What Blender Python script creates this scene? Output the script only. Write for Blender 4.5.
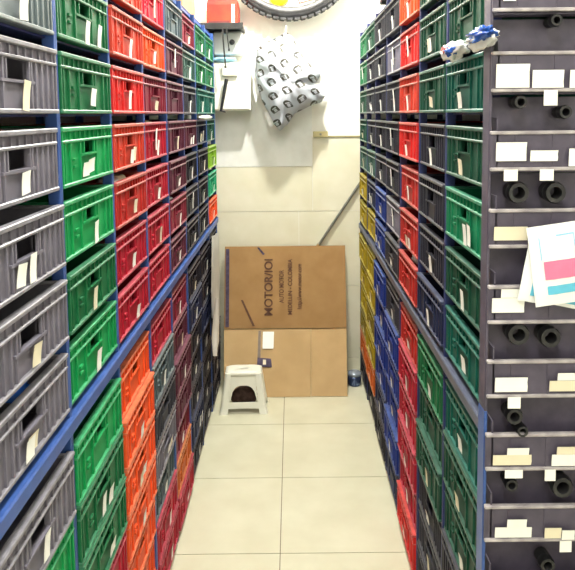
import bpy, bmesh, math, random
from mathutils import Vector, Matrix, noise
random.seed(7)
for o in list(bpy.data.objects): bpy.data.objects.remove(o)
scene = bpy.context.scene
COL = scene.collection

# ------------------------------------------------------------------ camera
F, IW, IH = 650.0, 575, 570
PITCH, ROLL = math.radians(5.0), math.radians(0.6)
EYE = Vector((0, 0, 1.6))
_w = Vector((0, math.cos(PITCH), -math.sin(PITCH)))
_u0 = Vector((0, math.sin(PITCH), math.cos(PITCH))); _r0 = Vector((1, 0, 0))
_r = _r0*math.cos(ROLL) - _u0*math.sin(ROLL)
_u = _u0*math.cos(ROLL) + _r0*math.sin(ROLL)
PPX, PPY = 292.6, 170.9                       # principal point (the photo is a crop)
cd = bpy.data.cameras.new('camera'); cam = bpy.data.objects.new('camera', cd); COL.objects.link(cam)
cd.sensor_width = 36; cd.lens = F/IW*36; cd.clip_start = 0.02
cd.shift_x = -(PPX-IW/2)/IW; cd.shift_y = (PPY-IH/2)/IW
M3 = Matrix((_r, _u, -_w)).transposed()
cam.matrix_world = Matrix.Translation(EYE) @ M3.to_4x4()
scene.camera = cam
def at(px, py, axis, val):
    "point on the plane coordinate[axis]=val seen at a photo pixel"
    v = (px-PPX)/F*_r - (py-PPY)/F*_u + _w
    return EYE + v*((val-EYE[axis])/v[axis])

# ------------------------------------------------------------------ world, lights, exposure
wd = bpy.data.worlds.new('world'); scene.world = wd; wd.use_nodes = True
wd.node_tree.nodes['Background'].inputs[0].default_value = (0.8, 0.9, 1, 1)
wd.node_tree.nodes['Background'].inputs[1].default_value = 0.05
LAMP_SPOTS = ((-0.10, -0.45, 56), (-0.02, 1.35, 42))     # tube lamps: x, y, watts
BULB_AT, BULB_GLOW = (0.06, 3.22, 2.72), 2900             # bare bulb hanging near the back wall
CEIL = 3.0
for lx, ly, lw in LAMP_SPOTS:
    ld = bpy.data.lights.new('tube_light', 'AREA'); ld.shape = 'RECTANGLE'; ld.size = 0.16; ld.size_y = 1.1
    ld.energy = lw; ld.color = (0.985, 1.0, 0.95)
    lo = bpy.data.objects.new('tube_light', ld); COL.objects.link(lo); lo.location = (lx, ly, CEIL-0.105)
vs = scene.view_settings
vs.view_transform = 'Standard'; vs.look = 'None'; vs.gamma = 1; vs.use_curve_mapping = False
vs.exposure = -0.62

# ------------------------------------------------------------------ helpers
def lin(c):
    return tuple(((x/255)/12.92 if x/255 <= .04045 else ((x/255+.055)/1.055)**2.4) for x in c) + (1,)
def mat(name, rgb, rough=.5, metal=0, var=.12, scale=18, bump=0, spec=.5, rgb2=None, lo=.35, hi=.75):
    m = bpy.data.materials.new(name); m.use_nodes = True
    nt = m.node_tree; b = nt.nodes['Principled BSDF']
    b.inputs['Roughness'].default_value = rough; b.inputs['Metallic'].default_value = metal
    b.inputs['Specular IOR Level'].default_value = spec
    tc = nt.nodes.new('ShaderNodeTexCoord'); nz = nt.nodes.new('ShaderNodeTexNoise')
    nz.inputs['Scale'].default_value = scale; nz.inputs['Detail'].default_value = 6
    nt.links.new(tc.outputs['Object'], nz.inputs['Vector'])
    mr = nt.nodes.new('ShaderNodeMapRange'); mr.inputs[1].default_value = lo; mr.inputs[2].default_value = hi
    nt.links.new(nz.outputs['Fac'], mr.inputs[0])
    mx = nt.nodes.new('ShaderNodeMix'); mx.data_type = 'RGBA'
    c = lin(rgb); d = lin(rgb2) if rgb2 else tuple(min(1, x*(1+var)+var*.06) for x in c[:3])+(1,)
    if not rgb2: c = tuple(x*(1-var) for x in c[:3])+(1,)
    mx.inputs[6].default_value = c; mx.inputs[7].default_value = d
    nt.links.new(mr.outputs[0], mx.inputs[0]); nt.links.new(mx.outputs[2], b.inputs['Base Color'])
    if bump:
        bp = nt.nodes.new('ShaderNodeBump'); bp.inputs['Strength'].default_value = bump; bp.inputs['Distance'].default_value = .002
        nt.links.new(nz.outputs['Fac'], bp.inputs['Height']); nt.links.new(bp.outputs[0], b.inputs['Normal'])
    return m

class MB:
    "collects boxes, tubes and loose faces; build() links them as one mesh object"
    def __init__(s): s.v = []; s.f = []; s.smooth = []
    def box(s, x0, x1, y0, y1, z0, z1, M=None):
        n = len(s.v)
        for z in (z0, z1):
            for x, y in ((x0, y0), (x1, y0), (x1, y1), (x0, y1)):
                p = Vector((x, y, z)); s.v.append(M @ p if M else p)
        for q in ((3,2,1,0), (4,5,6,7), (0,1,5,4), (1,2,6,5), (2,3,7,6), (3,0,4,7)):
            s.f.append([n+i for i in q]); s.smooth.append(False)
        return s
    def grid(s, rows, closed_u=False, closed_v=False, smooth=True):
        n = len(s.v); R = len(rows); K = len(rows[0])
        for r in rows: s.v.extend(Vector(p) for p in r)
        for i in range(R if closed_v else R-1):
            for j in range(K if closed_u else K-1):
                a, b = i*K+j, i*K+(j+1) % K; c, d = ((i+1) % R)*K+(j+1) % K, ((i+1) % R)*K+j
                s.f.append([n+a, n+b, n+c, n+d]); s.smooth.append(smooth)
        return s
    def cap(s, pts, flip=False):
        n = len(s.v); s.v.extend(Vector(p) for p in pts)
        q = list(range(n, n+len(pts))); s.f.append(q[::-1] if flip else q); s.smooth.append(False)
    def tube(s, pts, r, k=10, caps=True):
        pts = [Vector(p) for p in pts]; rows = []
        rr = r if isinstance(r, (list, tuple)) else [r]*len(pts)
        prev = None
        for i, p in enumerate(pts):
            t = (pts[min(i+1, len(pts)-1)] - pts[max(i-1, 0)]).normalized()
            a = (prev - t*prev.dot(t)) if prev else t.orthogonal()
            a.normalize(); prev = a; b = t.cross(a)
            rows.append([p + (a*math.cos(2*math.pi*j/k) + b*math.sin(2*math.pi*j/k))*rr[i] for j in range(k)])
        s.grid(rows, closed_u=True)
        if caps: s.cap(rows[0], True); s.cap(rows[-1])
        return s
    def lathe(s, prof, k=24, M=None, closed=False):
        rows = []
        for r, z in prof:
            row = [Vector((r*math.cos(2*math.pi*j/k), r*math.sin(2*math.pi*j/k), z)) for j in range(k)]
            rows.append([M @ p for p in row] if M else row)
        return s.grid(rows, closed_u=True, closed_v=closed)
    def mesh(s, name, bevel=0):
        me = bpy.data.meshes.new(name)
        me.from_pydata([tuple(p) for p in s.v], [], s.f)
        me.polygons.foreach_set('use_smooth', s.smooth)
        bm = bmesh.new(); bm.from_mesh(me)
        if bevel:
            bmesh.ops.bevel(bm, geom=bm.edges[:], offset=bevel, segments=1, affect='EDGES', clamp_overlap=True)
        bmesh.ops.recalc_face_normals(bm, faces=bm.faces[:])
        bm.to_mesh(me); bm.free()
        return me
    def build(s, name, m, parent=None, bevel=0, loc=None):
        return link(name, s.mesh(name, bevel), m, parent, loc)
def link(name, me, m, parent=None, loc=None):
    o = bpy.data.objects.new(name, me); COL.objects.link(o)
    if not me.materials: me.materials.append(m)
    if me.materials[0] != m:
        o.material_slots[0].link = 'OBJECT'; o.material_slots[0].material = m
    if parent: o.parent = parent
    if loc: o.location = loc
    return o
def tag(o, label, cat, group=None):
    o['label'] = label; o['category'] = cat
    if group: o['group'] = group
    return o
def thing(name, label, cat, loc=(0,0,0), rz=0, group=None):
    o = bpy.data.objects.new(name, None); COL.objects.link(o); o.empty_display_size = .05
    o.location = loc; o.rotation_euler = (0, 0, rz)
    return tag(o, label, cat, group)
def structure(o): o['kind'] = 'structure'; return o
ORD = ['first','second','third','fourth','fifth','sixth','seventh','eighth','ninth','tenth','eleventh','twelfth','thirteenth','fourteenth','fifteenth','sixteenth','seventeenth']

# ------------------------------------------------------------------ materials
PAINT = mat('white_paint', (238,236,226), .6, var=.02, scale=6)
CEILM = mat('ceiling_paint', (232,230,220), .8, var=.03)
GROUT = mat('grout', (128,120,98), .9, var=.1, scale=40)
FTILE = mat('floor_tile_glaze', (210,206,180), .22, scale=5, rgb2=(221,218,194), spec=.5)
WTILE = mat('wall_tile_cream', (224,219,194), .25, scale=7, rgb2=(234,230,210))
MARBLE = mat('wall_tile_marble', (228,228,222), .2, scale=5, rgb2=(244,244,240), lo=.4, hi=.6)
BLUE = mat('blue_enamel_steel', (48,80,146), .38, var=.15, spec=.5)
SLATE = mat('slate_enamel_steel', (74,80,100), .4, var=.15)
SHELFM = mat('shelf_steel', (34,44,96), .55, var=.2)
PAPER = mat('white_paper', (246,245,240), .7, var=.03)
PAPER2 = mat('cream_paper', (232,222,196), .7, var=.05)
RUBBER = mat('black_rubber', (24,23,26), .55, var=.3)
BINM = mat('bin_plastic', (78,71,88), .5, var=.18, scale=25)
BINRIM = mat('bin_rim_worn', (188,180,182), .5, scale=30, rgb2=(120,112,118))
WPLASTIC = mat('white_plastic', (240,238,224), .35, var=.03)
BLACKP = mat('black_plastic', (20,20,22), .4, var=.2)
CARD = mat('cardboard_kraft', (152,116,72), .85, scale=9, rgb2=(166,130,84), bump=.2)
CARD2 = mat('cardboard_pale', (172,142,98), .85, scale=9, rgb2=(184,154,110), bump=.2)
INK = mat('brown_ink', (96,62,44), .8, var=.2, scale=60)
PURPLE = mat('purple_ink', (66,54,80), .8, var=.3, scale=60)
TAPE = mat('dark_tape', (104,84,66), .4, var=.2, scale=60)
STEEL = mat('grey_steel', (128,128,122), .35, metal=.5, var=.1)
COLORS = dict(
 grey=((112,108,120),'grey'), greyg=((98,108,112),'greenish grey'), ltgrey=((124,122,138),'lilac grey'),
 dgrey=((50,50,60),'dark grey'), char=((36,35,48),'charcoal'), black=((27,24,36),'black'), navy=((32,38,68),'navy'),
 green=((16,96,56),'green'), gbright=((14,140,76),'bright green'), dgreen=((14,66,48),'dark green'), teal=((6,82,70),'teal green'),
 gmid=((12,116,78),'emerald green'), ggrey=((62,92,84),'grey green'), lime=((122,164,34),'lime green'), tealb=((12,146,102),'turquoise green'),
 red=((200,34,32),'red'), dred=((172,38,34),'brick red'), ored=((192,58,40),'orange red'), orange=((228,82,34),'orange'),
 crim=((164,20,44),'crimson'), pink=((214,36,62),'pinkish red'), maroon=((122,26,48),'maroon'), plum=((86,30,50),'plum'),
 tgrey=((78,92,98),'teal grey'), blue=((20,46,126),'blue'), yellow=((160,138,22),'yellow'), olive=((128,112,34),'olive'), rust=((190,92,34),'rust orange'))
PL = {}; PR = {}
def plastic(c):
    if c not in PL: PL[c] = mat('crate_plastic_'+c, COLORS[c][0], .5, var=.16, scale=14, spec=.22)
    return PL[c]

def rim_plastic(c):                     # paler rim plastic: edge highlights painted into the colour, with some scuffing
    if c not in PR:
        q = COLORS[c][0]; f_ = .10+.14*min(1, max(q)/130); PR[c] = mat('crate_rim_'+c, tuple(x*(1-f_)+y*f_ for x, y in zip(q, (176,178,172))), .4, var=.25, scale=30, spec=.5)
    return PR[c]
# ------------------------------------------------------------------ the room
WALLY, WLX, WRX, FRY = 3.95, -0.80, 0.80, -1.7
floor = structure(MB().box(WLX, WRX, FRY, WALLY, -.08, -.0025).build('floor', GROUT))
FT = .497; fx0, fy0 = -.060, 2.246
for i in range(-2, 2):
    for j in range(-8, 4):
        x0, x1 = max(fx0+i*FT+.0018, WLX), min(fx0+(i+1)*FT-.0018, WRX)
        y0, y1 = max(fy0+j*FT+.0018, FRY), min(fy0+(j+1)*FT-.0018, WALLY)
        if x1 > x0+.01 and y1 > y0+.01:
            MB().box(x0, x1, y0, y1, -.0025, 0).build('floor_tile', FTILE, floor)
wb = structure(MB().box(WLX-.1, WRX+.1, WALLY, WALLY+.1, -.08, CEIL).build('wall_back', PAINT))
def wtile(x0, x1, z0, z1, m, t=.006):
    MB().box(x0+.0015, x1-.0015, WALLY-t, WALLY-.0005, z0+.0015, z1-.0015).build('wall_tile', m, wb)
ZR = [0, .082, .54, 1.007, 1.459]
JX = 0.121
for r in range(3):
    off = (.035, .035, .035)[r]
    for c in range(-2, 2):
        x0, x1 = max(WLX, off+c*.6), min(WRX, off+(c+1)*.6)
        if x1 > x0+.02: wtile(x0, x1, ZR[r], ZR[r+1], WTILE)
wtile(WLX, -.479, 1.007, 1.282, WTILE); wtile(-.479, JX, 1.007, 1.282, WTILE); wtile(JX, JX+.6, 1.007, 1.459, WTILE); wtile(JX+.6, WRX, 1.007, 1.459, WTILE)
wtile(WLX, -.479, 1.282, 1.74, MARBLE); wtile(-.479, JX, 1.282, 1.74, MARBLE)
t1 = structure(MB().box(JX+.05, WRX, WALLY-.012, WALLY-.0005, 1.4585, 1.466).build('trim_1', mat('tile_trim', (170,160,112), .5)))
structure(MB().box(WLX-.1, WLX, FRY, WALLY, -.08, CEIL).build('wall_left', PAINT))
structure(MB().box(WRX, WRX+.1, FRY, WALLY, -.08, CEIL).build('wall_right', PAINT))
structure(MB().box(WLX-.1, WRX+.1, FRY-.1, FRY, -.08, CEIL).build('wall_front', PAINT))
structure(MB().box(WLX-.1, WRX+.1, FRY-.1, WALLY+.1, CEIL, CEIL+.1).build('ceiling', CEILM))

# ceiling lamps (the light itself sits just under each diffuser)
DIFF = bpy.data.materials.new('lit_diffuser'); DIFF.use_nodes = True
_b = DIFF.node_tree.nodes['Principled BSDF']; _b.inputs['Emission Color'].default_value = (1, .965, .9, 1); _b.inputs['Emission Strength'].default_value = 4
for n, (lx, ly, lw) in enumerate(LAMP_SPOTS):
    t = thing('ceiling_lamp', ('fluorescent ceiling lamp over the open end of the aisle', 'fluorescent ceiling lamp over middle of the aisle')[n], 'lamp', (lx, ly, CEIL), 0, 'ceiling lamps')
    MB().box(-.11, .11, -.62, .62, -.05, 0).build('housing', PAINT, t, .004)
    MB().box(-.085, .085, -.57, .57, -.092, -.05).build('diffuser', DIFF, t, .012)

GLOBE = bpy.data.materials.new('lit_globe'); GLOBE.use_nodes = True
_b = GLOBE.node_tree.nodes['Principled BSDF']; _b.inputs['Emission Color'].default_value = (1, .985, .91, 1); _b.inputs['Emission Strength'].default_value = BULB_GLOW
t = thing('pendant_bulb', 'bare globe bulb hanging on a cord near the back wall', 'lamp', BULB_AT)
MB().lathe([(.0005, -.044), (.024, -.038), (.040, -.016), (.044, 0), (.041, .018), (.030, .040), (.022, .055)], 24).build('globe', GLOBE, t)
MB().lathe([(.0005, .058), (.024, .058), (.024, .1), (.012, .112), (.0005, .112)], 20).build('socket', BLACKP, t)
MB().tube([(0, 0, .11), (0, 0, CEIL-BULB_AT[2]-.012)], .004, 8).build('cord', BLACKP, t)
MB().lathe([(.0005, -.02), (.04, -.016), (.045, 0)], 24, Matrix.Translation((0, 0, CEIL-BULB_AT[2]-.0005))).build('ceiling_rose', PAINT, t)

# ------------------------------------------------------------------ crates
def crate_meshes(h, style):
    b, r = MB(), MB()
    D, Wd = .30, .158
    b.box(-D, -.008, -Wd, Wd, 0, .004).box(-D, -D+.004, -Wd, Wd, .004, h-.002)
    for s in (-1, 1):
        y0, y1 = sorted((s*Wd, s*(Wd-.004)))
        b.box(-D, -.008, y0, y1, .004, h-.002)
        for x in (-.08, -.15, -.22): b.box(x-.003, x+.003, *sorted((s*Wd, s*(Wd+.003))), .006, h-.004)
    # front wall round its window
    wa, wb_, za, zb = {'a': (-.035, .030, .52, .76), 'b': (-.045, .040, .46, .74), 'c': (-.025, .045, .50, .72)}[style]
    za, zb = za*h, zb*h
    b.box(-.010, -.006, -.1615, wa, .004, h-.004).box(-.010, -.006, wb_, .1615, .004, h-.004)
    b.box(-.010, -.006, wa, wb_, .004, za).box(-.010, -.006, wa, wb_, zb, h-.004)
    for s in (-1, 1): b.box(-.012, -.001, *sorted((s*.1615, s*.1675)), .004, h-.004)
    ribs = {'a': (-.150, -.118, -.060, .052, .112, .146), 'b': (-.152, -.128, -.104, -.078, -.058, .052, .072, .098, .124, .150), 'c': (-.140, -.070, .066, .104, .138)}[style]
    for y in ribs: b.box(-.007, -.0015, y-.003, y+.003, .008, .76*h)
    for i in range(11):
        y = -.15+i*.03; b.box(-.007, -.002, y-.002, y+.002, .76*h, h-.006)
    b.box(-.012, -.0005, wa-.022, wb_+.022, za-.005, za)
    for s in (wa-.004, wb_): b.box(-.012, -.001, s, s+.004, za, zb)
    if style == 'a':                                   # two small stacked slots
        for z in (.30, .42): b.box(-.007, -.001, -.100, -.082, z*h, z*h+.005)
    # rims
    r.box(-.014, .002, -.169, .169, h-.009, h-.0002)
    r.box(-.012, .0005, -.1685, .1685, .76*h-.003, .76*h+.003)
    r.box(-.014, .001, -.169, .169, .0002, .008)
    r.box(-D-.0005, -D+.006, -Wd, Wd, h-.007, h-.0002)
    for s in (-1, 1): r.box(-D, -.012, *sorted((s*(Wd-.006), s*(Wd+.003))), h-.007, h-.0002)
    return b.mesh('crate_body'), r.mesh('crate_rim', .0016)
CM = {}
def cmesh(h, st):
    if (h, st) not in CM: CM[h, st] = crate_meshes(h, st)
    return CM[h, st]
TAGM = {}
def tagmesh(k):
    if k not in TAGM:
        w, t = {0: (.034, .038), 1: (.026, .05), 2: (.042, .03), 3: (.022, .07), 4: (.05, .05)}[k]
        rows = []
        for i in range(4):
            z = -t/2+t*i/3; bend = .0035*(i/3)**2
            rows.append([(bend, -w/2, z), (bend, w/2, z)])
        back = [[(p[0]-.0006, p[1], p[2]) for p in r] for r in rows]
        m = MB().grid(rows); m.grid(back)
        TAGM[k] = m.mesh('paper_tag')
    return TAGM[k]
STYLE = {'grey': 'b', 'greyg': 'b', 'ltgrey': 'b', 'dgrey': 'b', 'char': 'b', 'black': 'c', 'navy': 'c', 'plum': 'c', 'maroon': 'c', 'blue': 'c', 'yellow': 'c'}
def crate(x, y, z, h, right, c, where, group, loose=True, bigtag=None):
    rz = math.pi if right else 0
    if loose:
        x += random.uniform(-.005, .004)*(-1 if right else 1); rz += random.uniform(-.007, .007)
    t = thing('plastic_crate', COLORS[c][1]+' crate, '+where, 'crate', (x, y, z), rz, group)
    st = STYLE.get(c, 'a')
    bme, rme = cmesh(h, st)
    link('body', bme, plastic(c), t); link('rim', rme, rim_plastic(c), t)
    n = 1 if random.random() < .85 else 0
    if random.random() < .18: n += 1
    if bigtag is not None: n = max(n, 1)
    for i in range(n):
        k = bigtag if (bigtag is not None and i == 0) else random.choice((0, 0, 1, 1, 2))
        yy = random.uniform(-.02, .03) if i == 0 else random.uniform(-.12, .1)
        zz = {3: .5, 4: .5}.get(k, .27)*h + random.uniform(-.006, .006)
        g = link('paper_tag', tagmesh(k), PAPER if random.random() < .88 else PAPER2, t, (.0016, yy, zz))
        g.rotation_euler = (random.uniform(-.12, .12), 0, 0)
    return t

XL, XR, PIT = -.442, .402, .3585
YL = [.886 + PIT*i for i in range(9)]
YR = [1.352 + .3615*i for i in range(8)]
UL = dict(z0=1.02, p=.146, h=.1195); LL = dict(z0=.03, p=.13, n=7)
UR = dict(z0=.96, p=.1595, h=.127);  LR = dict(z0=.03, p=.142, n=6)
Lup = ['grey grey grey grey grey greyg grey', 'gbright green gbright gbright green green green', 'crim crim dred ored red ored ored', 'crim crim crim crim maroon orange pink',
       'plum maroon plum plum plum plum tgrey', 'black black black plum dgrey ggrey maroon', 'black black black navy teal green green', 'orange tealb lime dgreen teal green green']
Llo = ['grey gbright gbright grey grey grey grey', 'gbright green green crim crim grey grey', 'orange orange orange orange orange orange crim', 'crim tgrey dgrey grey tgrey crim crim',
       'maroon plum plum plum maroon rust crim', 'black navy black black black navy black', 'black black navy black black black black', 'black navy black black black black black']
Rup = ['teal dgreen gmid dgreen teal dgreen green', 'navy char char char dgreen dgreen dgreen', 'dred dred dred red ored red orange', 'dgrey grey char char dgrey ltgrey dgrey',
       'blue blue dgrey char char dgrey dgrey', 'yellow navy ggrey dgrey dgrey char dgreen', 'yellow yellow ggrey dgreen dgreen green green']
Rlo = ['teal dgreen dgreen char dgreen char', 'green dgreen dgreen char dgrey char', 'dred crim crim crim crim red', 'dgrey blue blue blue blue navy',
       'blue blue blue blue navy black', 'yellow yellow olive yellow rust black', 'yellow yellow yellow olive rust black']
bigL = {(0, 6): 4, (0, 3): 0, (3, 6): 3, (3, 3): 3, (4, 5): 3, (5, 1): 3, (1, 1): 1, (2, 5): 1}
bigR = {(2, 5): 3, (3, 5): 3, (3, 3): 3, (3, 2): 3, (2, 3): 0, (6, 5): 3, (0, 2): 1, (3, 1): 3, (2, 4): 1, (3, 4): 3}
def fill(right, X, Y, up, lo, Uc, Lc, big, rackname):
    n = len(Y)-1
    for b in range(n):
        yc = (Y[b]+Y[b+1])/2; col = ORD[n-1-b]+' column from back wall'
        for k, c in enumerate(up[b].split()):
            crate(X, yc, Uc['z0']+Uc['p']*k+.0012, Uc['h'], right, c, f'{rackname}, {col}, {ORD[k]} row above beam', 'crates on the '+rackname, True, big.get((b, k)))
        for j, c in enumerate(lo[b].split()):
            z = Lc['z0']+.0012+Lc['p']*(Lc['n']-1-j)
            crate(X+random.uniform(-.008, .008), yc, z, Lc['p'], right, c, f'{rackname}, {col}, {ORD[j]} row below beam', 'crates stacked under the '+rackname+' beam', False)
fill(False, XL, YL, Lup, Llo, UL, LL, bigL, 'rack beside stool')
fill(True, XR, YR, Rup, Rlo, UR, LR, bigR, 'rack beside pole')

def rack(name, label, right, X, Y, Uc, Lc, beam, beam_m, top, post_m):
    t = thing(name, label, 'rack', (X, (Y[0]+Y[-1])/2, 0), math.pi if right else 0)
    hl = (Y[-1]-Y[0])/2
    ys = [-hl + (Y[-1]-Y[0])*i/(len(Y)-1) for i in range(len(Y))]
    pm = None
    for xx in (-.027, -.3265):
        for y in ys:
            if pm is None:
                m = MB().box(0, .024, -.0078, .0078, 0, top)
                m.box(-.0005, .0246, -.002, .002, .01, top-.01); pm = m.mesh('post', .0012)
            link('post', pm, post_m, t, (xx, y, 0))
    for k in range(7):
        z = Uc['z0']+Uc['p']*k
        MB().box(-.312, -.020, -hl, hl, z-.004, z).build('shelf', SHELFM, t)
    MB().box(-.312, -.016, -hl, hl, Lc['z0']-.004, Lc['z0']).build('shelf', SHELFM, t)
    MB().box(-.022, .006, -hl-.006, hl+.006, *beam).build('beam', beam_m, t, .003)
    MB().box(-.312, -.022, -hl, hl, beam[0]+.01, beam[0]+.016).build('shelf', SHELFM, t)
    MB().box(-.046, -.020, -hl, hl, top-.016, top).build('top_beam', post_m, t, .002)
    MB().box(-.3265, -.3025, -hl, hl, top-.016, top).build('top_beam', post_m, t, .002)
    MB().box(-.312, -.020, -hl, hl, top, top+.004).build('top_shelf', SHELFM, t)
    return t
rack('steel_rack', 'blue steel rack of crates with plastic step stool at its foot', False, XL, YL, UL, LL, (.976, 1.006), BLUE, 2.06, BLUE)
rack('steel_rack', 'steel rack of crates with slate grey beam and yellow crates at far end', True, XR, YR, UR, LR, (.912, .942), SLATE, 2.075, SHELFM)

# ------------------------------------------------------------------ bin rack facing the camera
BY, BX0, BW, BP, BD = 1.284, .3977, .385, .15506, .046
bz = [1.6383 - BP*k for k in range(-3, 10)]
br = thing('bin_rack', 'narrow blue upright frame carrying dark bins, at end of crate rack', 'rack', (BX0+BW/2, BY, 0))
for sx in (-BW/2-.0045, BW/2+.0045-.006):
    MB().box(sx-.003, sx+.003, .0075, BD+.004, .985, 2.2).build('post', BINM, br, .0012)
    MB().box(sx-.0034, sx+.0034, .0072, BD+.004, 0, .985).build('lower_post', BLUE, br, .0012)
for z in bz:
    MB().box(-BW/2-.002, BW/2-.005, .006, BD, z-.004, z-.0012).build('shelf', BINM, br)
def bin_mesh():
    b = MB(); w = BW/2-.006
    b.box(-w, w, 0, BD, 0, .003).box(-w, w, BD-.003, BD, .003, .146)
    for s in (-1, 1): b.box(*sorted((s*w, s*(w-.003))), 0, BD, .003, .105)
    b.box(-w-.0125, w, 0, .004, .003, .074)
    for i in range(5):
        x = -w + 2*w*(i+.5)/5; b.box(x-.001, x+.001, -.0015, 0, .006, .072)
    r = MB(); r.box(-w-.0125, w, -.005, .006, .072, .079).box(-w-.0125, w, -.005, .002, 0, .007)
    return b.mesh('bin_body'), r.mesh('bin_lip', .0015)
BM_, RM_ = bin_mesh()
def fz(z): return z
CARDS = {2: [(502,515,15,24)], 3: [(495,529,64,88), (531,563,70,88), (568,596,70,88)], 4: [(495,526,142,161), (529,557,150,161), (567,594,148,166)],
         5: [(493,527,226,240)], 6: [(491,524,297,312), (500,518,288,297)], 7: [(494,527,376,391), (548,577,379,390), (556,590,371,379)],
         8: [(492,531,453,464), (506,528,446,455), (550,585,452,464), (555,590,444,453)], 9: [(494,531,525,536), (506,526,517,526), (543,560,525,536), (560,573,527,537)]}
BINS = []
for k, z in enumerate(bz):
    t = thing('storage_bin', f'dark grey open-front parts bin, {ORD[k]} from top of the bin frame', 'bin', (BX0+BW/2, BY, z), 0, 'dark bins in the bin frame')
    BINS.append(t); link('body', BM_, BINM, t); link('lip', RM_, BINRIM, t)
    for n, (a, b_, c, d) in enumerate(CARDS.get(k, [(495,527,0,0)])):
        p0, p1 = at(a, d, 1, BY), at(b_, c, 1, BY)
        if k not in CARDS: p0 = Vector((p0.x, BY, z+.008)); p1 = Vector((p1.x, BY, z+.045))
        cx, w2 = (p0.x+p1.x)/2-BX0-BW/2, (p1.x-p0.x)/2
        z0, z1 = max(p0.z-z, .006), p1.z-z
        if k == 2: z0, z1 = .02, .04
        if z1-z0 < .008: z1 = z0+.02
        m = MB(); rows = []
        yq = -.0055-.0012*n
        for i in range(4):
            f_ = i/3; rows.append([(-w2, yq-.002*f_*f_, z0+(z1-z0)*f_), (w2*(1-.05*random.random()), yq-.002*f_*f_, z0+(z1-z0)*f_)])
        m.grid(rows); m.grid([[(p[0], p[1]+.0007, p[2]) for p in r] for r in rows])
        o = m.build('label_card', (PAPER, PAPER, PAPER2)[(k+n) % 3 if k > 4 else 0], t, loc=(cx, 0, 0))

# rubber hoses poking out of the bins
def hose(px, py, r, label, length=.040, tilt=0, lift=0, tagp=None, bend=.03):
    p = at(px, py, 1, BY-.006); r *= 1.23
    t = thing('rubber_hose', label, 'hose', (p.x, BY-.006, p.z), 0, 'rubber hoses in the dark bins')
    L = length; path = [Vector((bend*(i/8)**2*4*tilt, L*i/8, -lift*(i/8))) for i in range(9)]
    m = MB(); m.tube(path, r, 16, caps=False); m.tube(path, r*.62, 16, caps=False)
    o1 = [path[0]+Vector((math.cos(a), 0, math.sin(a)))*r for a in [2*math.pi*i/16 for i in range(16)]]
    o2 = [path[0]+Vector((math.cos(a), 0, math.sin(a)))*r*.62 for a in [2*math.pi*i/16 for i in range(16)]]
    m.grid([o1, o2], closed_u=True)
    m.build('tube', RUBBER, t)
    c = MB(); c.lathe([(r*1.08, .004), (r*1.12, .008), (r*1.12, .014), (r*1.08, .018)], 16, Matrix.Rotation(-math.pi/2, 4, 'X')); c.build('end_band', BLACKP, t)
    if tagp:                                         # tag hanging from the bin above
        q0, q1 = at(tagp[0], tagp[3], 1, BY-.008), at(tagp[1], tagp[2], 1, BY-.008)
        bn = min((b_ for b_ in BINS if b_.location.z > p.z), key=lambda b_: b_.location.z)
        zb = bn.location.z; hh = q1.z-q0.z
        MB().box(q0.x-bn.location.x, q1.x-bn.location.x, -.0068, -.0060, -hh, .003).build('hanging_tag', PAPER, bn)
    return t
H = 'black rubber hose end '
hose(557, 20, .009, H+'in bin above two white cards')
hose(521, 102, .010, H+'close under the widest pair of white cards', tagp=(544,558,92,106))
hose(566, 112, .010, H+'low in bin under the row of three cards')
hose(519, 193, .016, H+'near blue post side, in bin over the printed packets', tagp=(504,518,172,182))
hose(556, 193, .016, H+'straight above the printed packets', tagp=(540,554,172,182))
hose(519, 335, .017, H+'thick walled, in bin just under the packets')
hose(551, 338, .016, H+'thickest one, under the packets corner')
hose(515, 417, .013, H+'of middle size behind a small tag, below packets', tagp=(508,521,395,405))
hose(523, 432, .009, H+'thin one resting low below packets bin')
hose(563, 488, .017, H+'coarse one in lowest visible bins', tagp=(545,556,470,480))
hose(512, 486, .010, H+'under doubled cards near the blue post', tagp=(505,523,472,479))
hose(548, 566, .012, H+'under the lowest row of cards', tagp=(560,572,540,550))

# printed packets hanging over a bin lip
def packet(x, z, w, h, rot, y, label, blocks):
    t = thing('printed_packet', label, 'packet', (x, y, z)); t.rotation_euler = (0, rot, 0)
    rows = []
    for sgn in (-1, 1):
        rr = []
        for i in range(9):
            r_ = []
            for j in range(8):
                u_, v_ = j/7, i/8
                bul = max(0, math.sin(math.pi*u_))**.5*max(0, math.sin(math.pi*v_))**.5
                d = sgn*(.0005+.006*bul) + .0022*noise.noise(Vector((u_*5, v_*5, x*9)))
                r_.append((w*(u_-.5), d, h*(v_-.5)))
            rr.append(r_)
        rows.append(rr)
    m = MB(); m.grid(rows[0]); m.grid(rows[1]); b = m.build('film', mat('packet_film', (240,240,240), .25, var=.02), t)
    for (u0, u1, v0, v1, rgb, nm) in blocks:
        g = []
        for i in range(5):
            r_ = []
            for j in range(6):
                u_, v_ = u0+(u1-u0)*j/5, v0+(v1-v0)*i/4
                bul = max(0, math.sin(math.pi*u_))**.5*max(0, math.sin(math.pi*v_))**.5
                d = -(.0005+.006*bul) + .0022*noise.noise(Vector((u_*5, v_*5, x*9))) - .0012
                r_.append((w*(u_-.5), d, h*(v_-.5)))
            g.append(r_)
        MB().grid(g).build(nm, mat('print_'+nm, rgb, .35, var=.06, scale=60), t)
    return t
PK, CY, LB = (232,120,158), (96,190,222), (150,200,232)
a = at(558, 264, 1, BY-.032)
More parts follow.
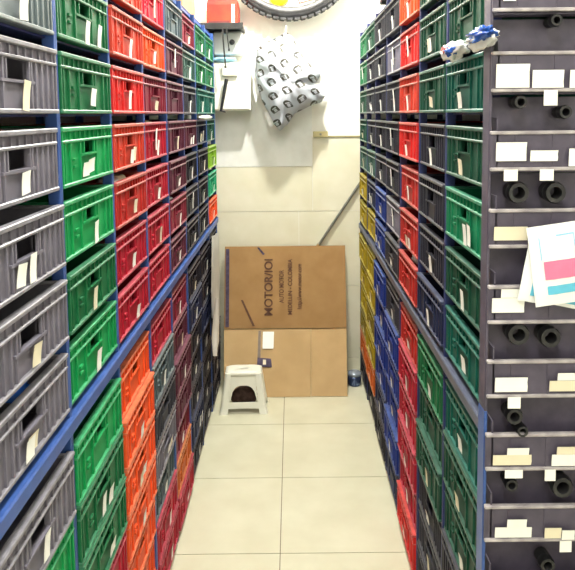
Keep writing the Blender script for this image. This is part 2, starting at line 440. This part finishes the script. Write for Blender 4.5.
packet(a.x, a.z, .106, .160, math.radians(-8), BY-.032, 'white printed packet with pink block and blue stripe, front one of three',
       [(.22, .95, .33, .56, PK, 'pink_block'), (.24, .95, .14, .25, CY, 'blue_stripe'), (.18, .20, .58, .86, LB, 'side_line'), (.82, .84, .58, .86, LB, 'side_line'), (.5, .84, .855, .875, LB, 'top_line')])
a = at(541, 268, 1, BY-.018)
packet(a.x, a.z, .068, .142, math.radians(10), BY-.019, 'white printed packet half hidden behind the pink-block packet', [(.30, .75, .10, .30, CY, 'blue_block')])
a = at(578, 283, 1, BY-.012)
packet(a.x, a.z, .092, .105, math.radians(12), BY-.0125, 'white packet with blue edge, rearmost under the front packet', [(.05, .95, .08, .24, CY, 'blue_stripe')])

# ------------------------------------------------------------------ crumpled plastic wrappers and loose goods
def crumple(name, label, cat, c, size, m, seed, amp=.35, group=None, parts=()):
    def shape(sz, off, sd):
        rows = []
        for i in range(15):
            th = math.pi*i/14; r_ = []
            for j in range(22):
                ph = 2*math.pi*j/22
                d = Vector((math.sin(th)*math.cos(ph), math.sin(th)*math.sin(ph), math.cos(th)))
                k = 1+amp*noise.noise(d*2.2+Vector((sd, 0, 0)))+amp*.6*noise.noise(d*5+Vector((0, sd, 0)))
                r_.append((off[0]+d.x*sz[0]*k, off[1]+d.y*sz[1]*k, off[2]+d.z*sz[2]*k))
            rows.append(r_)
        return MB().grid(rows, closed_u=True)
    if not parts:
        o = shape(size, (0, 0, 0), seed).build(name, m); o.location = c
        return tag(o, label, cat, group)
    t = thing(name, label, cat, c, 0, group)
    shape(size, (0, 0, 0), seed).build('sheet', m, t)
    for n, (nm, off, sz, mm) in enumerate(parts): shape(sz, off, seed+n+1).build(nm, mm, t)
    return t
FILM = mat('white_film', (238,238,238), .22, var=.04, scale=50)
BFILM = mat('blue_film', (36,92,190), .22, var=.25, scale=30)
RFILM = mat('red_film', (176,70,70), .3, var=.2, scale=40)
ZB = UR['z0']+4*UR['p']+UR['h']
p = at(478, 42, 0, XR-.03)
crumple('plastic_wrapper', 'crumpled blue and white plastic wrapper lying on a teal crate rim', 'wrapper', (XR-.024, p.y-.01, ZB+.018), (.020, .075, .0160), FILM, 3, .6,
        parts=(('blue_print', (-.008, -.020, .006), (.018, .066, .014), BFILM),))
p = at(452, 46, 0, XR-.03)
crumple('plastic_wrapper', 'crumpled white wrapper with red and blue print next to the blue wrapper', 'wrapper', (XR-.024, p.y, ZB+.016), (.020, .080, .0190), FILM, 9, .6,
        parts=(('red_print', (-.012, .020, .004), (.012, .034, .012), RFILM), ('blue_print', (-.014, -.020, -.002), (.012, .030, .010), BFILM)))
p = at(203, 116, 0, XL+.01)
crumple('plastic_wrapper', 'white rolled plastic sheet poking out over dark crates near the back wall', 'wrapper', (XL+.022, p.y, UL['z0']+3*UL['p']+UL['h']+.010), (.020, .20, .011), FILM, 21, .25)
# small goods glimpsed over crate rims
for n, (b, k, m, txt, right) in enumerate([(2, 2, FILM, 'white packet peeking over a brick red crate', 0), (2, 2, PAPER2, 'cream packet peeking over a brick red crate', 0), (3, 3, PAPER2, 'cream packet on top of a crimson crate', 0),
        (0, 0, BFILM, 'blue plastic packet peeking over a grey crate above the blue beam', 0), (0, 3, RFILM, 'red packet lying in a grey crate', 0), (4, 1, FILM, 'white packet peeking over a maroon crate', 0),
        (3, 0, FILM, 'white packet lying over a dark grey crate above the slate beam', 1), (2, 0, FILM, 'white packet peeking over a brick red crate above the slate beam', 1)]):
    Y, X, Uc, s = (YR, XR, UR, -1) if right else (YL, XL, UL, 1)
    yc = (Y[b]+Y[b+1])/2 + (-.05, .04, .05, .03, 0, 0, 0, .05)[n]
    top = Uc['z0']+Uc['p']*k+Uc['h']
    crumple('goods_packet', txt, 'packet', (X-s*.055, yc, top-.012), (.03, .045, .018), m, 30+n, .25, 'goods in crates')

# ------------------------------------------------------------------ flattened cardboard against the back wall
cb = thing('cardboard_sheet', 'large flattened cardboard box leaning on the back wall', 'cardboard', (0, 0, 0))
BL, BR_ = at(224, 399, 1, 3.56).x, at(347.5, 397, 1, 3.56).x
ytop, ymid, ybot = 3.905, 3.80, 3.56
zt = at(285, 246, 1, ytop).z; zm = at(285, 328.5, 1, ymid).z
tl, tr = at(225, 247.5, 1, ytop).x, at(345, 245.5, 1, ytop).x
ml, mr = at(224, 329, 1, ymid).x, at(346.5, 328, 1, ymid).x
def panel(name, m, P, nx=10, nz=6, thick=.007, wav=.003, seed=0):
    (a, b, c, d) = [Vector(p) for p in P]               # bl, br, tr, tl
    nrm = (b-a).cross(d-a).normalized()
    fr, bk = [], []
    for i in range(nz+1):
        v = i/nz; r1, r2 = [], []
        for j in range(nx+1):
            u = j/nx
            q = (a*(1-u)+b*u)*(1-v)+(d*(1-u)+c*u)*v
            e = math.sin(math.pi*u)*math.sin(math.pi*v)
            q = q + nrm*wav*e*noise.noise(Vector((u*3, v*3, seed)))*2
            r1.append(q); r2.append(q-nrm*thick)
        fr.append(r1); bk.append(r2)
    m_ = MB(); m_.grid(fr, smooth=True); m_.grid([r[::-1] for r in bk])
    m_.grid([[r[0] for r in fr], [r[0] for r in bk]], smooth=False); m_.grid([[r[-1] for r in fr], [r[-1] for r in bk]], smooth=False)
    m_.grid([fr[0], bk[0]], smooth=False); m_.grid([fr[-1], bk[-1]], smooth=False)
    return m_.build(name, m, cb), nrm
up_, nu = panel('printed_panel', CARD, [(ml, ymid-.004, zm+.002), (mr, ymid-.004, zm+.002), (tr, ytop, zt), (tl, ytop, zt)], seed=2)
seam = at(311, 398, 1, ybot).x; seam2 = at(311, 330, 1, ymid).x
lo1, nl = panel('side_panel', CARD2, [(BL, ybot, .003), (seam-.001, ybot, .003), (seam2-.001, ymid, zm-.002), (ml, ymid, zm-.002)], seed=5)
lo2, _ = panel('side_panel', CARD2, [(seam+.001, ybot+.003, .003), (BR_, ybot, .003), (mr, ymid, zm-.002), (seam2+.001, ymid+.003, zm-.002)], seed=8)
def on_panel(px, py, P0, nrm, off=.004):
    v = (px-PPX)/F*_r - (py-PPY)/F*_u + _w
    return EYE + v*((Vector(P0)-EYE).dot(nrm)/v.dot(nrm)) + nrm*off
PU, PLo = (0, ymid-.004, zm+.002), (0, ybot, .003)
if nu.y > 0: nu = -nu
if nl.y > 0: nl = -nl
def decal(name, pts, m, parent, P0, nrm, off=.004):
    q = [on_panel(x, y, P0, nrm, off) for x, y in pts]
    mb = MB(); mb.cap(q); mb.cap([p-nrm*.0008 for p in q])
    for i in range(len(q)): j = (i+1) % len(q); mb.cap([q[i], q[j], q[j]-nrm*.0008, q[i]-nrm*.0008])
    return mb.build(name, m, parent)
decal('printed_edge', [(225.5, 327), (229, 327), (229.5, 249), (226, 249)], PURPLE, up_, PU, nu)
decal('pen_mark', [(241, 300), (243, 300), (255, 326), (252.5, 326)], INK, up_, PU, nu)
decal('pen_mark', [(257, 247.5), (259, 247.5), (265, 254), (263, 255)], PURPLE, up_, PU, nu)
decal('tape_strip', [(257.5, 358), (260.5, 358), (261, 331), (258.5, 331)], TAPE, lo1, PLo, nl, .005)
decal('address_label', [(262.5, 349), (273.5, 349), (274, 332), (263, 332)], PAPER, lo1, PLo, nl, .006)
decal('sticker', [(257, 367), (272, 367.5), (271, 359), (257.5, 358)], PURPLE, lo1, PLo, nl, .007)
decal('sticker_panel', [(263, 365), (266, 365), (266, 360), (263, 360)], PAPER2, lo1, PLo, nl, .0082)
def text(body, px, y0, y1, wpx):
    "upright lettering turned to read upward, from photo pixel y0 (start) to y1 (end)"
    c = bpy.data.curves.new('t', 'FONT'); c.body = body; c.size = 1; c.offset = .018; c.extrude = 0
    o = bpy.data.objects.new('t', c); COL.objects.link(o)
    dg = bpy.context.evaluated_depsgraph_get(); dg.update()
    me = bpy.data.meshes.new_from_object(o.evaluated_get(dg)); bpy.data.objects.remove(o)
    A, B = on_panel(px+wpx/2, y0, PU, nu, .0042), on_panel(px+wpx/2, y1, PU, nu, .0042)
    xs = [v.co.x for v in me.vertices]; hs = [v.co.y for v in me.vertices]
    L = max(xs)-min(xs); hh = max(hs)-min(hs); wid = (on_panel(px-wpx/2, y0, PU, nu, .0042)-A)
    for v in me.vertices:
        v.co = A + (B-A)*((v.co.x-min(xs))/L) + wid*((v.co.y-min(hs))/hh)
    me.materials.clear()
    return link('printed_text', me, INK, up_)
text('MOTOR/IOI', 268.5, 315.5, 259, 8.5)
text('AUTO MOTOR', 281.5, 303, 270, 4.5)
text('MEDELLIN - COLOMBIA', 290, 314.5, 259, 4.5)
text('http://www.motor.com', 300, 309, 264, 6)

# grey pole tucked behind the cardboard, leaning to the right
p0, p1 = at(318, 246, 1, 3.928), at(362, 180, 1, 3.928)
d_ = (p1-p0); pa = p0 - d_*1.2; pb_ = p1 + d_*.5
t = thing('broom_pole', 'thin grey metal pole leaning behind the flattened cardboard', 'pole', pa)
MB().tube([(0, 0, 0), tuple(pb_-pa)], .008, 12).build('shaft', STEEL, t)
MB().tube([tuple((p0-pa)*.985), tuple((p0-pa)*1.02)], .0115, 12).build('collar', mat('brass_collar', (150,120,70), .4), t)

# ------------------------------------------------------------------ plastic step stool
def stool():
    cx = (at(221, 413, 2, 0).x+at(266, 413, 2, 0).x)/2
    yf = 3.355; Dp = .165; hh = .222
    t = thing('step_stool', 'small cream white plastic step stool in front of the cardboard', 'stool', (cx, yf+Dp/2, 0), .03)
    bw, tw, bd, td = .124, .094, Dp/2, Dp/2-.028
    def fr(u, v, side, ins=0):                  # u -1..1, v 0..1 up
        w = bw+(tw-bw)*v-ins; d = bd+(td-bd)*v-ins
        if side in (0, 2): x, y = u*w, -d
        else: x, y = u*d, -w
        a = {0: 0, 1: math.pi/2, 2: math.pi, 3: -math.pi/2}[side]
        return Vector((x*math.cos(a)-y*math.sin(a), x*math.sin(a)+y*math.cos(a), v*hh))
    def slab(m, side, cols):
        "cols: list of (u, vlow, vhigh)"
        o = [[fr(u, a, side), fr(u, b, side)] if False else [fr(u, a, side) for u, a, b in cols] for _ in (0,)][0]
        o2 = [fr(u, b, side) for u, a, b in cols]
        i1 = [fr(u, a, side, .005) for u, a, b in cols]; i2 = [fr(u, b, side, .005) for u, a, b in cols]
        m.grid([o, o2], smooth=False); m.grid([i1, i2], smooth=False); m.grid([o, i1], smooth=False); m.grid([o2, i2], smooth=False)
        m.cap([o[0], o2[0], i2[0], i1[0]]); m.cap([o[-1], o2[-1], i2[-1], i1[-1]])
    for side in range(4):
        m = MB(); N = 14
        arch = []
        for i in range(N+1):
            u = -.66+1.32*i/N; arch.append((u, .28+.40*(max(0, 1-abs(u/.66)**3))**.5 if 0 < i < N else .28, .955))
        slab(m, side, arch)
        slab(m, side, [(-.70, .13, .28), (-.2, .14, .28), (.2, .14, .28), (.70, .13, .28)])
        m.build('side_panel', WPLASTIC, t)
    leg = 0
    for sx in (-1, 1):
        for sy in (-1, 1):
            m = MB()
            rows = []
            for i in range(8):
                v = i/7*.965
                w, d = bw+(tw-bw)*v+.003, bd+(td-bd)*v+.003
                if i == 0: w += .004; d += .004
                kx, ky = w*.34, d*.40
                pts = [(w, d-ky), (w, d-.012), (w-.004, d-.004), (w-.012, d), (w-kx, d), (w-kx, d-.006), (w-.014, d-.008), (w-.008, d-.014), (w-.006, d-ky)]
                rows.append([(sx*x, sy*y, v*hh) for x, y in pts])
            m.grid(rows, closed_u=True, smooth=False); m.cap(rows[0]); m.cap(rows[-1])
            m.build('leg', WPLASTIC, t)
    # top: rounded plate with raised crown and a hand slot
    m = MB(); K = 48
    def ring(s, z):
        r = []
        for i in range(K):
            a = 2*math.pi*i/K; c, s_ = math.cos(a), math.sin(a); e = .45
            r.append((math.copysign(abs(c)**e, c)*(tw+.004)*s, math.copysign(abs(s_)**e, s_)*(td+.004)*s, z))
        return r
    def slot(z, k=1):
        return [(0.026*k*math.cos(2*math.pi*i/K), .013*k*math.sin(2*math.pi*i/K), z) for i in range(K)]
    m.grid([slot(hh-.012), slot(hh-.001), slot(hh+.001, 1.15), ring(.55, hh+.001), ring(.88, hh), ring(.97, hh-.003), ring(1.0, hh-.010), ring(1.02, hh-.022), ring(.96, hh-.020), ring(.9, hh-.012), slot(hh-.012)], closed_u=True)
    tp = m.build('top', WPLASTIC, t)
    m = MB()
    for i in range(-3, 4):
        if i: m.box(i*.022-.002, i*.022+.002, -td*.7, -.016, hh+.0005, hh+.002).box(i*.022-.002, i*.022+.002, .016, td*.7, hh+.0005, hh+.002)
    m.build('grip_ribs', WPLASTIC, tp)
    return cx, yf+Dp/2
st_ = stool()
crumple('cloth_bundle', 'dark brown bundle stowed inside the step stool', 'bundle', (st_[0], st_[1]+.005, .062), (.070, .045, .055), mat('brown_cloth', (58,34,24), .9, scale=40, var=.35), 61, .12)

# little blue tin beside the cardboard
a = at(355, 387, 2, 0)
t = thing('small_tin', 'small shiny blue grey tin on floor beside the cardboard', 'tin', (a.x, a.y+.035, 0))
TIN = mat('blue_tin', (74,90,128), .22, metal=.6, var=.15)
MB().lathe([(0, 0), (.034, 0), (.040, .006), (.040, .050), (.037, .056), (.030, .058), (0, .058)], 28).build('body', TIN, t)
MB().lathe([(0, .059), (.037, .059), (.039, .063), (.039, .075), (.035, .079), (0, .080)], 28).build('lid', mat('pale_lid', (176,186,200), .2, metal=.4), t)

# ------------------------------------------------------------------ things on the back wall
# printed carrier bag
def bag_material():
    m = bpy.data.materials.new('printed_bag_film'); m.use_nodes = True
    nt = m.node_tree; b = nt.nodes['Principled BSDF']; N, Lk = nt.nodes.new, nt.links.new
    b.inputs['Roughness'].default_value = .3
    uv = N('ShaderNodeUVMap'); mp = N('ShaderNodeMapping'); Lk(uv.outputs[0], mp.inputs[0])
    mp.inputs['Rotation'].default_value = (0, 0, math.radians(-28)); mp.inputs['Scale'].default_value = (1/.086, 1/.072, 1)
    sp = N('ShaderNodeSeparateXYZ'); Lk(mp.outputs[0], sp.inputs[0])
    def mth(op, a, b_=None, c=None):
        n = N('ShaderNodeMath'); n.operation = op
        for i, q in enumerate((a, b_, c)):
            if q is None: continue
            if isinstance(q, (int, float)): n.inputs[i].default_value = q
            else: Lk(q, n.inputs[i])
        return n.outputs[0]
    v = sp.outputs['Y']; row = mth('FLOOR', v)
    u = mth('ADD', sp.outputs['X'], mth('MULTIPLY', row, .5))
    a = mth('MULTIPLY', mth('SUBTRACT', mth('FRACT', u), .5), 1.05); c = mth('MULTIPLY', mth('SUBTRACT', mth('FRACT', v), .5), 1.05)
    rr = mth('SQRT', mth('ADD', mth('MULTIPLY', a, a), mth('MULTIPLY', c, c)))
    dome = mth('MULTIPLY', mth('LESS_THAN', rr, .30), mth('GREATER_THAN', c, -.02))
    visor = mth('MULTIPLY', mth('LESS_THAN', mth('ABSOLUTE', a), .16), mth('LESS_THAN', mth('ABSOLUTE', mth('SUBTRACT', c, .06)), .05))
    legs = mth('MULTIPLY', mth('LESS_THAN', mth('ABSOLUTE', mth('SUBTRACT', mth('ABSOLUTE', a), .2)), .09), mth('LESS_THAN', mth('ABSOLUTE', mth('ADD', c, .13)), .14))
    bar = mth('MULTIPLY', mth('LESS_THAN', mth('ABSOLUTE', a), .26), mth('LESS_THAN', mth('ABSOLUTE', mth('ADD', c, .30)), .035))
    ink = mth('MINIMUM', mth('ADD', mth('ADD', mth('MULTIPLY', dome, mth('SUBTRACT', 1, visor)), legs), bar), 1)
    mx = N('ShaderNodeMix'); mx.data_type = 'RGBA'; nz = N('ShaderNodeTexNoise'); nz.inputs['Scale'].default_value = 26; Lk(uv.outputs[0], nz.inputs['Vector']); Lk(mth('MULTIPLY', ink, mth('MINIMUM', mth('MULTIPLY', nz.outputs['Fac'], 2.1), 1)), mx.inputs[0])
    mx.inputs[6].default_value = lin((188,192,202)); mx.inputs[7].default_value = lin((62,60,54))
    Lk(mx.outputs[2], b.inputs['Base Color'])
    return m
out = [(286,32),(293,37),(300,52),(309,62),(318,68),(321,74),(315,84),(325,96),(322,102),(312,105),(302,110),(294,114),(288,124),(280,131),(274,124),(268,112),(262,101),(258,88),(255,74),(256,60),(257,48),(266,42),(276,38)]
YB = 3.80
op = [at(x, y, 1, YB) for x, y in out]
cen = Vector((sum(p.x for p in op)/len(op), YB, sum(p.z for p in op)/len(op)))
dense = []
for i in range(len(op)):
    for s in range(3): dense.append(op[i].lerp(op[(i+1) % len(op)], s/3))
bm = bmesh.new(); uvl = bm.loops.layers.uv.new('UVMap')
def bagpt(ang, r, sgn):
    e = dense[ang]; q = cen.lerp(e, r)
    n1 = noise.noise(Vector((q.x*16, q.z*16, 3+sgn)))*.5+noise.noise(Vector((q.x*34, q.z*34, 7)))*.32
    fold = abs(noise.noise(Vector(((q.x+q.z*.7)*14, (q.z-q.x)*4, 1))))
    th = .105*max(0, 1-r**2.2)**.6
    y = YB + sgn*th + (n1*.048 + fold*.045)*(1-.3*r)*(1 if sgn < 0 else .4)
    return Vector((q.x, min(y, 3.938), q.z))
rings = [0, .15, .3, .45, .58, .7, .8, .88, .94, 1]
for sgn in (-1, 1):
    vr = [[bm.verts.new(bagpt(a_, r_, sgn)) for a_ in range(len(dense))] for r_ in rings[1:]]
    c0 = bm.verts.new(bagpt(0, 0, sgn)); K = len(dense)
    for j in range(K): bm.faces.new((c0, vr[0][j], vr[0][(j+1) % K]))
    for i in range(len(vr)-1):
        for j in range(K): bm.faces.new((vr[i][j], vr[i+1][j], vr[i+1][(j+1) % K], vr[i][(j+1) % K]))
bmesh.ops.remove_doubles(bm, verts=bm.verts[:], dist=.0006)
bmesh.ops.recalc_face_normals(bm, faces=bm.faces[:])
for f_ in bm.faces:
    f_.smooth = True
    for l in f_.loops: co = l.vert.co; nv = noise.noise_vector(Vector((co.x*7, co.z*7, 2))); l[uvl].uv = (co.x+nv.x*.022, co.z+nv.y*.022)
me = bpy.data.meshes.new('bag'); bm.to_mesh(me); bm.free()
hook = op[0]+Vector((0, 0, .02))
t = thing('carrier_bag', 'bulging white plastic bag printed with dark marks, hanging on back wall', 'bag', tuple(cen))
BAGM = bag_material()
o = link('film', me, BAGM, t); o.location = -cen
m = MB()
m.tube([tuple(op[0]-cen+Vector((0, 0, -.01))), tuple(hook-cen+Vector((0, .05, .02))), tuple(hook-cen+Vector((0, .142, .015)))], .004, 8); m.build('handle_loop', FILM, t)
for (pts, nm) in (([(253,60),(258,54),(259,92),(256,104),(253,90)], 'loose_flap'), ([(314,84),(319,70),(325,66),(320,84)], 'loose_flap'), ([(268,112),(274,124),(270,128),(264,112)], 'loose_flap')):
    q = [at(x, y, 1, YB+.02)-cen for x, y in pts]
    mb = MB(); mb.cap(q); mb.cap([p+Vector((0, .001, 0)) for p in q])
    mb.build(nm, FILM, t)

# tyre high on the wall
tc_ = at(290, 0, 1, 3.86); TR = .40
tz = at(288, 20.5, 1, 3.86).z + TR
t = thing('motorcycle_tyre', 'black motorcycle tyre hung high on the back wall', 'tyre', (tc_.x, 3.865, tz))
TY = Matrix.Rotation(math.pi/2, 4, 'X')
prof = [(TR-.075, -.030), (TR-.06, -.042), (TR-.03, -.047), (TR-.012, -.038), (TR-.002, -.018), (TR, 0), (TR-.002, .018), (TR-.012, .038), (TR-.03, .047), (TR-.06, .042), (TR-.075, .030), (TR-.07, .02), (TR-.02, .012), (TR-.012, 0), (TR-.02, -.012), (TR-.07, -.02)]
MB().lathe(prof, 72, TY, closed=True).build('carcass', RUBBER, t)
SIDEW = mat('sidewall_rubber', (62,61,62), .5, var=.25, scale=30)
MB().lathe([(TR-.073, .0325), (TR-.06, .0435), (TR-.034, .0482), (TR-.034, .046), (TR-.06, .041)], 72, TY, closed=True).build('sidewall_band', SIDEW, t)
m = MB()
for i in range(60):
    a_ = 2*math.pi*i/60; R_ = Matrix.Rotation(a_, 4, 'Y')
    m.box(-.015, .015, -.040, -.012, TR-.012, TR+.0012, R_); m.box(-.006, .022, .0, .034, TR-.010, TR+.0012, R_)
m.build('tread', RUBBER, t)
yd = at(279, -4, 1, 3.90)
t = thing('round_tag', 'round yellow tag on the wall inside the tyre', 'tag', (yd.x, 3.93, yd.z+.01))
MB().lathe([(0, 0), (.060, 0), (.062, .003), (.060, .006), (0, .006)], 32, TY).build('disc', mat('yellow_card', (236,200,20), .4), t)
MB().lathe([(0, .0065), (.03, .0065), (.03, .009), (0, .009)], 24, TY).build('centre', mat('gold_card', (214,170,20), .4), t)
rd = at(308, 1, 1, 3.94)
t = thing('price_card', 'white card with red border on the wall inside the tyre', 'card', (rd.x, 3.946, rd.z+.05)); t.rotation_euler = (0, -.25, 0)
MB().box(-.07, .07, -.002, .002, -.05, .05).build('sheet', PAPER, t)
REDI = mat('red_ink', (196,60,44), .5)
for x0, x1, z0, z1 in ((-.07,.07,.042,.05), (-.07,.07,-.05,-.042), (-.07,-.062,-.042,.042), (.062,.07,-.042,.042), (-.05,.04,-.03,-.024)):
    MB().box(x0, x1, -.0032, -.0021, z0, z1).build('border', REDI, t)

# black wall shelf, red parcel, straps, fuse box, grey unit
sh = at(243, 26, 1, 3.74)
SZ = sh.z
t = thing('wall_shelf', 'black shelf bracketed to back wall carrying a red parcel', 'shelf', (-.50, WALLY, SZ))
MB().box(-.26, .50+sh.x, -.21, -.001, -.012, .004).build('board', BLACKP, t, .003)
MB().box(-.26, .50+sh.x, -.214, -.206, -.016, .020).build('front_rail', BLACKP, t, .002)
for x in (-.1, .12): MB().box(x-.008, x+.008, -.19, -.001, -.030, -.012).build('bracket', BLACKP, t)
c0, c1 = at(205, 12, 1, 3.78), at(240, 12, 1, 3.78)
REDP = mat('red_gloss_card', (158,26,18), .4, scale=8, rgb2=(184,58,28))
rp = thing('red_parcel', 'glossy red parcel with white stripe on the black wall shelf', 'parcel', ((c0.x+c1.x)/2, 3.84, SZ+.004))
w = (c1.x-c0.x)/2-.012
m = MB(); rows = []
for (f_, z) in ((.97, 0), (1, .01), (1, .12), (.94, .15), (.8, .158)):
    rows.append([(x*w*f_, y*.085*f_, z) for x, y in ((-1,-1),(1,-1),(1,1),(-1,1))])
m.grid(rows, closed_u=True, smooth=False); m.cap(rows[0], True); m.cap(rows[-1]); m.build('carton', REDP, rp)
MB().box(w*.62, w*.80, -.088, -.0855, .004, .12).build('white_stripe', PAPER, rp)
MB().box(-w*.9, w*.5, -.088, -.0855, .012, .03).build('dark_band', mat('dark_red', (96,30,30), .5), rp)
m_ = MB().box(-.05, .05, -.03, .03, .1585, .1605).build('top_label', PAPER, rp)
def strap(pts, w, label, name='strap'):
    base = at(*pts[0], 1, 3.725)
    L = [at(x, y, 1, 3.725)-base for x, y in pts]; m = MB(); rows = []
    for p in L: rows.append([p+Vector((-w, -.0012, 0)), p+Vector((w, -.0012, 0)), p+Vector((w, .0012, 0)), p+Vector((-w, .0012, 0))])
    m.grid(rows, closed_u=True, smooth=False); m.cap(rows[0]); m.cap(rows[-1])
    t = thing(name, label, 'strap', tuple(base)); m.build('webbing', BLACKP, t)
    e = L[-1]; MB().box(e.x-w*1.5, e.x+w*1.5, -.003, .003, e.z-.012, e.z+.002).build('end_clip', BLACKP, t)
    return t
strap([(222.5, 27), (223, 38), (224, 50), (225.5, 66)], .0045, 'long black strap hanging from the wall shelf')
strap([(226.5, 27), (227.5, 38), (229, 49)], .0035, 'short black strap hanging from the wall shelf')
a0, a1 = at(211, 111, 1, 3.80), at(250, 62, 1, 3.80)
t = thing('fuse_box', 'white wall-mounted box under the black shelf', 'box', ((a0.x+a1.x)/2, WALLY, a0.z))
w, h_ = (a1.x-a0.x)/2, a1.z-a0.z
MB().box(-w, w, -.140, -.001, 0, h_).build('housing', WPLASTIC, t, .006)
MB().box(-w+.008, w-.008, -.147, -.1405, .008, h_-.008).build('door', WPLASTIC, t, .003)
q = at(230, 74, 1, 3.79)
MB().box(q.x-(a0.x+a1.x)/2-.045, q.x-(a0.x+a1.x)/2+.045, -.168, -.1475, q.z-a0.z-.012, q.z-a0.z+.05).build('ledge', WPLASTIC, t, .004)
# black handle bar hanging on its front
g0, g1 = at(226.5, 79, 1, 3.775), at(221, 111, 1, 3.775)
hb = thing('hanging_lever', 'black tapered lever hanging in front of the white wall box', 'lever', tuple(g0))
MB().tube([(0, 0, 0), tuple((g1-g0)*.5), tuple(g1-g0)], [.011, .010, .007], 10).build('shaft', BLACKP, hb)
MB().tube([tuple((g1-g0)*.98+Vector((-.008, 0, 0))), tuple((g1-g0)*1.03+Vector((.028, 0, 0)))], .005, 8).build('foot', BLACKP, hb)
b0, b1 = at(213, 55, 1, 3.83), at(242, 31, 1, 3.83)
t = thing('wall_unit', 'pale grey wall unit with dark knob between shelf and white box', 'unit', ((b0.x+b1.x)/2, WALLY, b0.z))
w = (b1.x-b0.x)/2; h_ = b1.z-b0.z
MB().box(-w, w, -.11, -.001, 0, h_).build('housing', mat('grey_unit', (196,198,196), .45, var=.03), t, .008)
q = at(232, 42, 1, 3.83)
MB().lathe([(0, 0), (.016, 0), (.016, .010), (.012, .014), (0, .014)], 20, Matrix.Translation((q.x-(b0.x+b1.x)/2, -.111, q.z-b0.z)) @ TY).build('knob', BLACKP, t)
q0, q1 = at(209, 58, 1, 3.80), at(236, 57, 1, 3.80)
zz = a1.z
crumple('plastic_bag', 'pale blue folded plastic bag on top of the white wall box', 'bag', ((q0.x+q1.x)/2, 3.84, zz+.018), ((q1.x-q0.x)/2, .05, .016), mat('pale_blue_film', (150,200,224), .3, var=.1), 44, .2)
# small beige junction clip at the tile edge
p0, p1 = at(313, 138, 1, 3.93), at(328, 132, 1, 3.93)
t = thing('junction_clip', 'small beige cable clip where the wall tiles begin', 'clip', ((p0.x+p1.x)/2, WALLY-.0125, p0.z+.004))
MB().box(-(p1.x-p0.x)/2, (p1.x-p0.x)/2, -.018, 0, 0, .036).build('cover', mat('beige_plastic', (206,192,140), .5), t, .003)
MB().box(-.006, .006, -.021, -.018, .012, .024).build('screw', STEEL, t)

# sheets hanging on the far end of the rack face
def sheet(pts, X, label, m, seed):
    n = len(pts)//2
    l = [at(x, y, 0, X) for x, y in pts[:n]]; r_ = [at(x, y, 0, X) for x, y in pts[n:]]
    base = l[0].copy(); rows = []
    for i in range(n):
        row = []
        for j in range(9):
            u = j/8; q = l[i].lerp(r_[i], u)-base
            q.x += .007*(1+math.sin(u*8+i*.7+seed))*math.sin(math.pi*min(1, u+.1)); row.append(q)
        rows.append(row)
    mb = MB(); mb.grid(rows); mb.grid([[p+Vector((-.0012, 0, 0)) for p in r] for r in rows])
    o = mb.build('plastic_sheet', m); o.location = base
    return tag(o, label, 'sheet', 'sheets on the rack end')
sheet([(211.5,236),(211,262),(210.5,290),(211,318),(218.5,232),(219.5,262),(219.5,292),(219.5,322)], XL+.020, 'pale grey plastic sheet hanging on the rack end by the cardboard', mat('grey_film', (206,206,202), .4, var=.06), 0)
sheet([(215,298),(212.5,318),(211.5,338),(213,356),(218,300),(219.5,320),(219,340),(216,356)], XL+.042, 'white plastic sheet with pointed lower end beside the cardboard', FILM, 2)

# things on top of the racks
t = thing('carton', 'brown carton on top of the rack beside the red parcel', 'carton', (-.60, 3.12, 2.064))
MB().box(-.12, .12, -.2, .2, 0, .2).build('body', CARD, t, .004)
MB().box(-.025, .025, -.201, .201, .2, .202).build('tape', TAPE, t)
t = thing('black_roll', 'black roll lying on top of the rack beside the pole', 'roll', (.52, 2.95, 2.0797+.045), 0)
MB().lathe([(.02, -.12), (.045, -.12), (.045, .12), (.02, .12)], 24, Matrix.Rotation(math.pi/2, 4, 'Y'), closed=True).build('sheet', RUBBER, t)
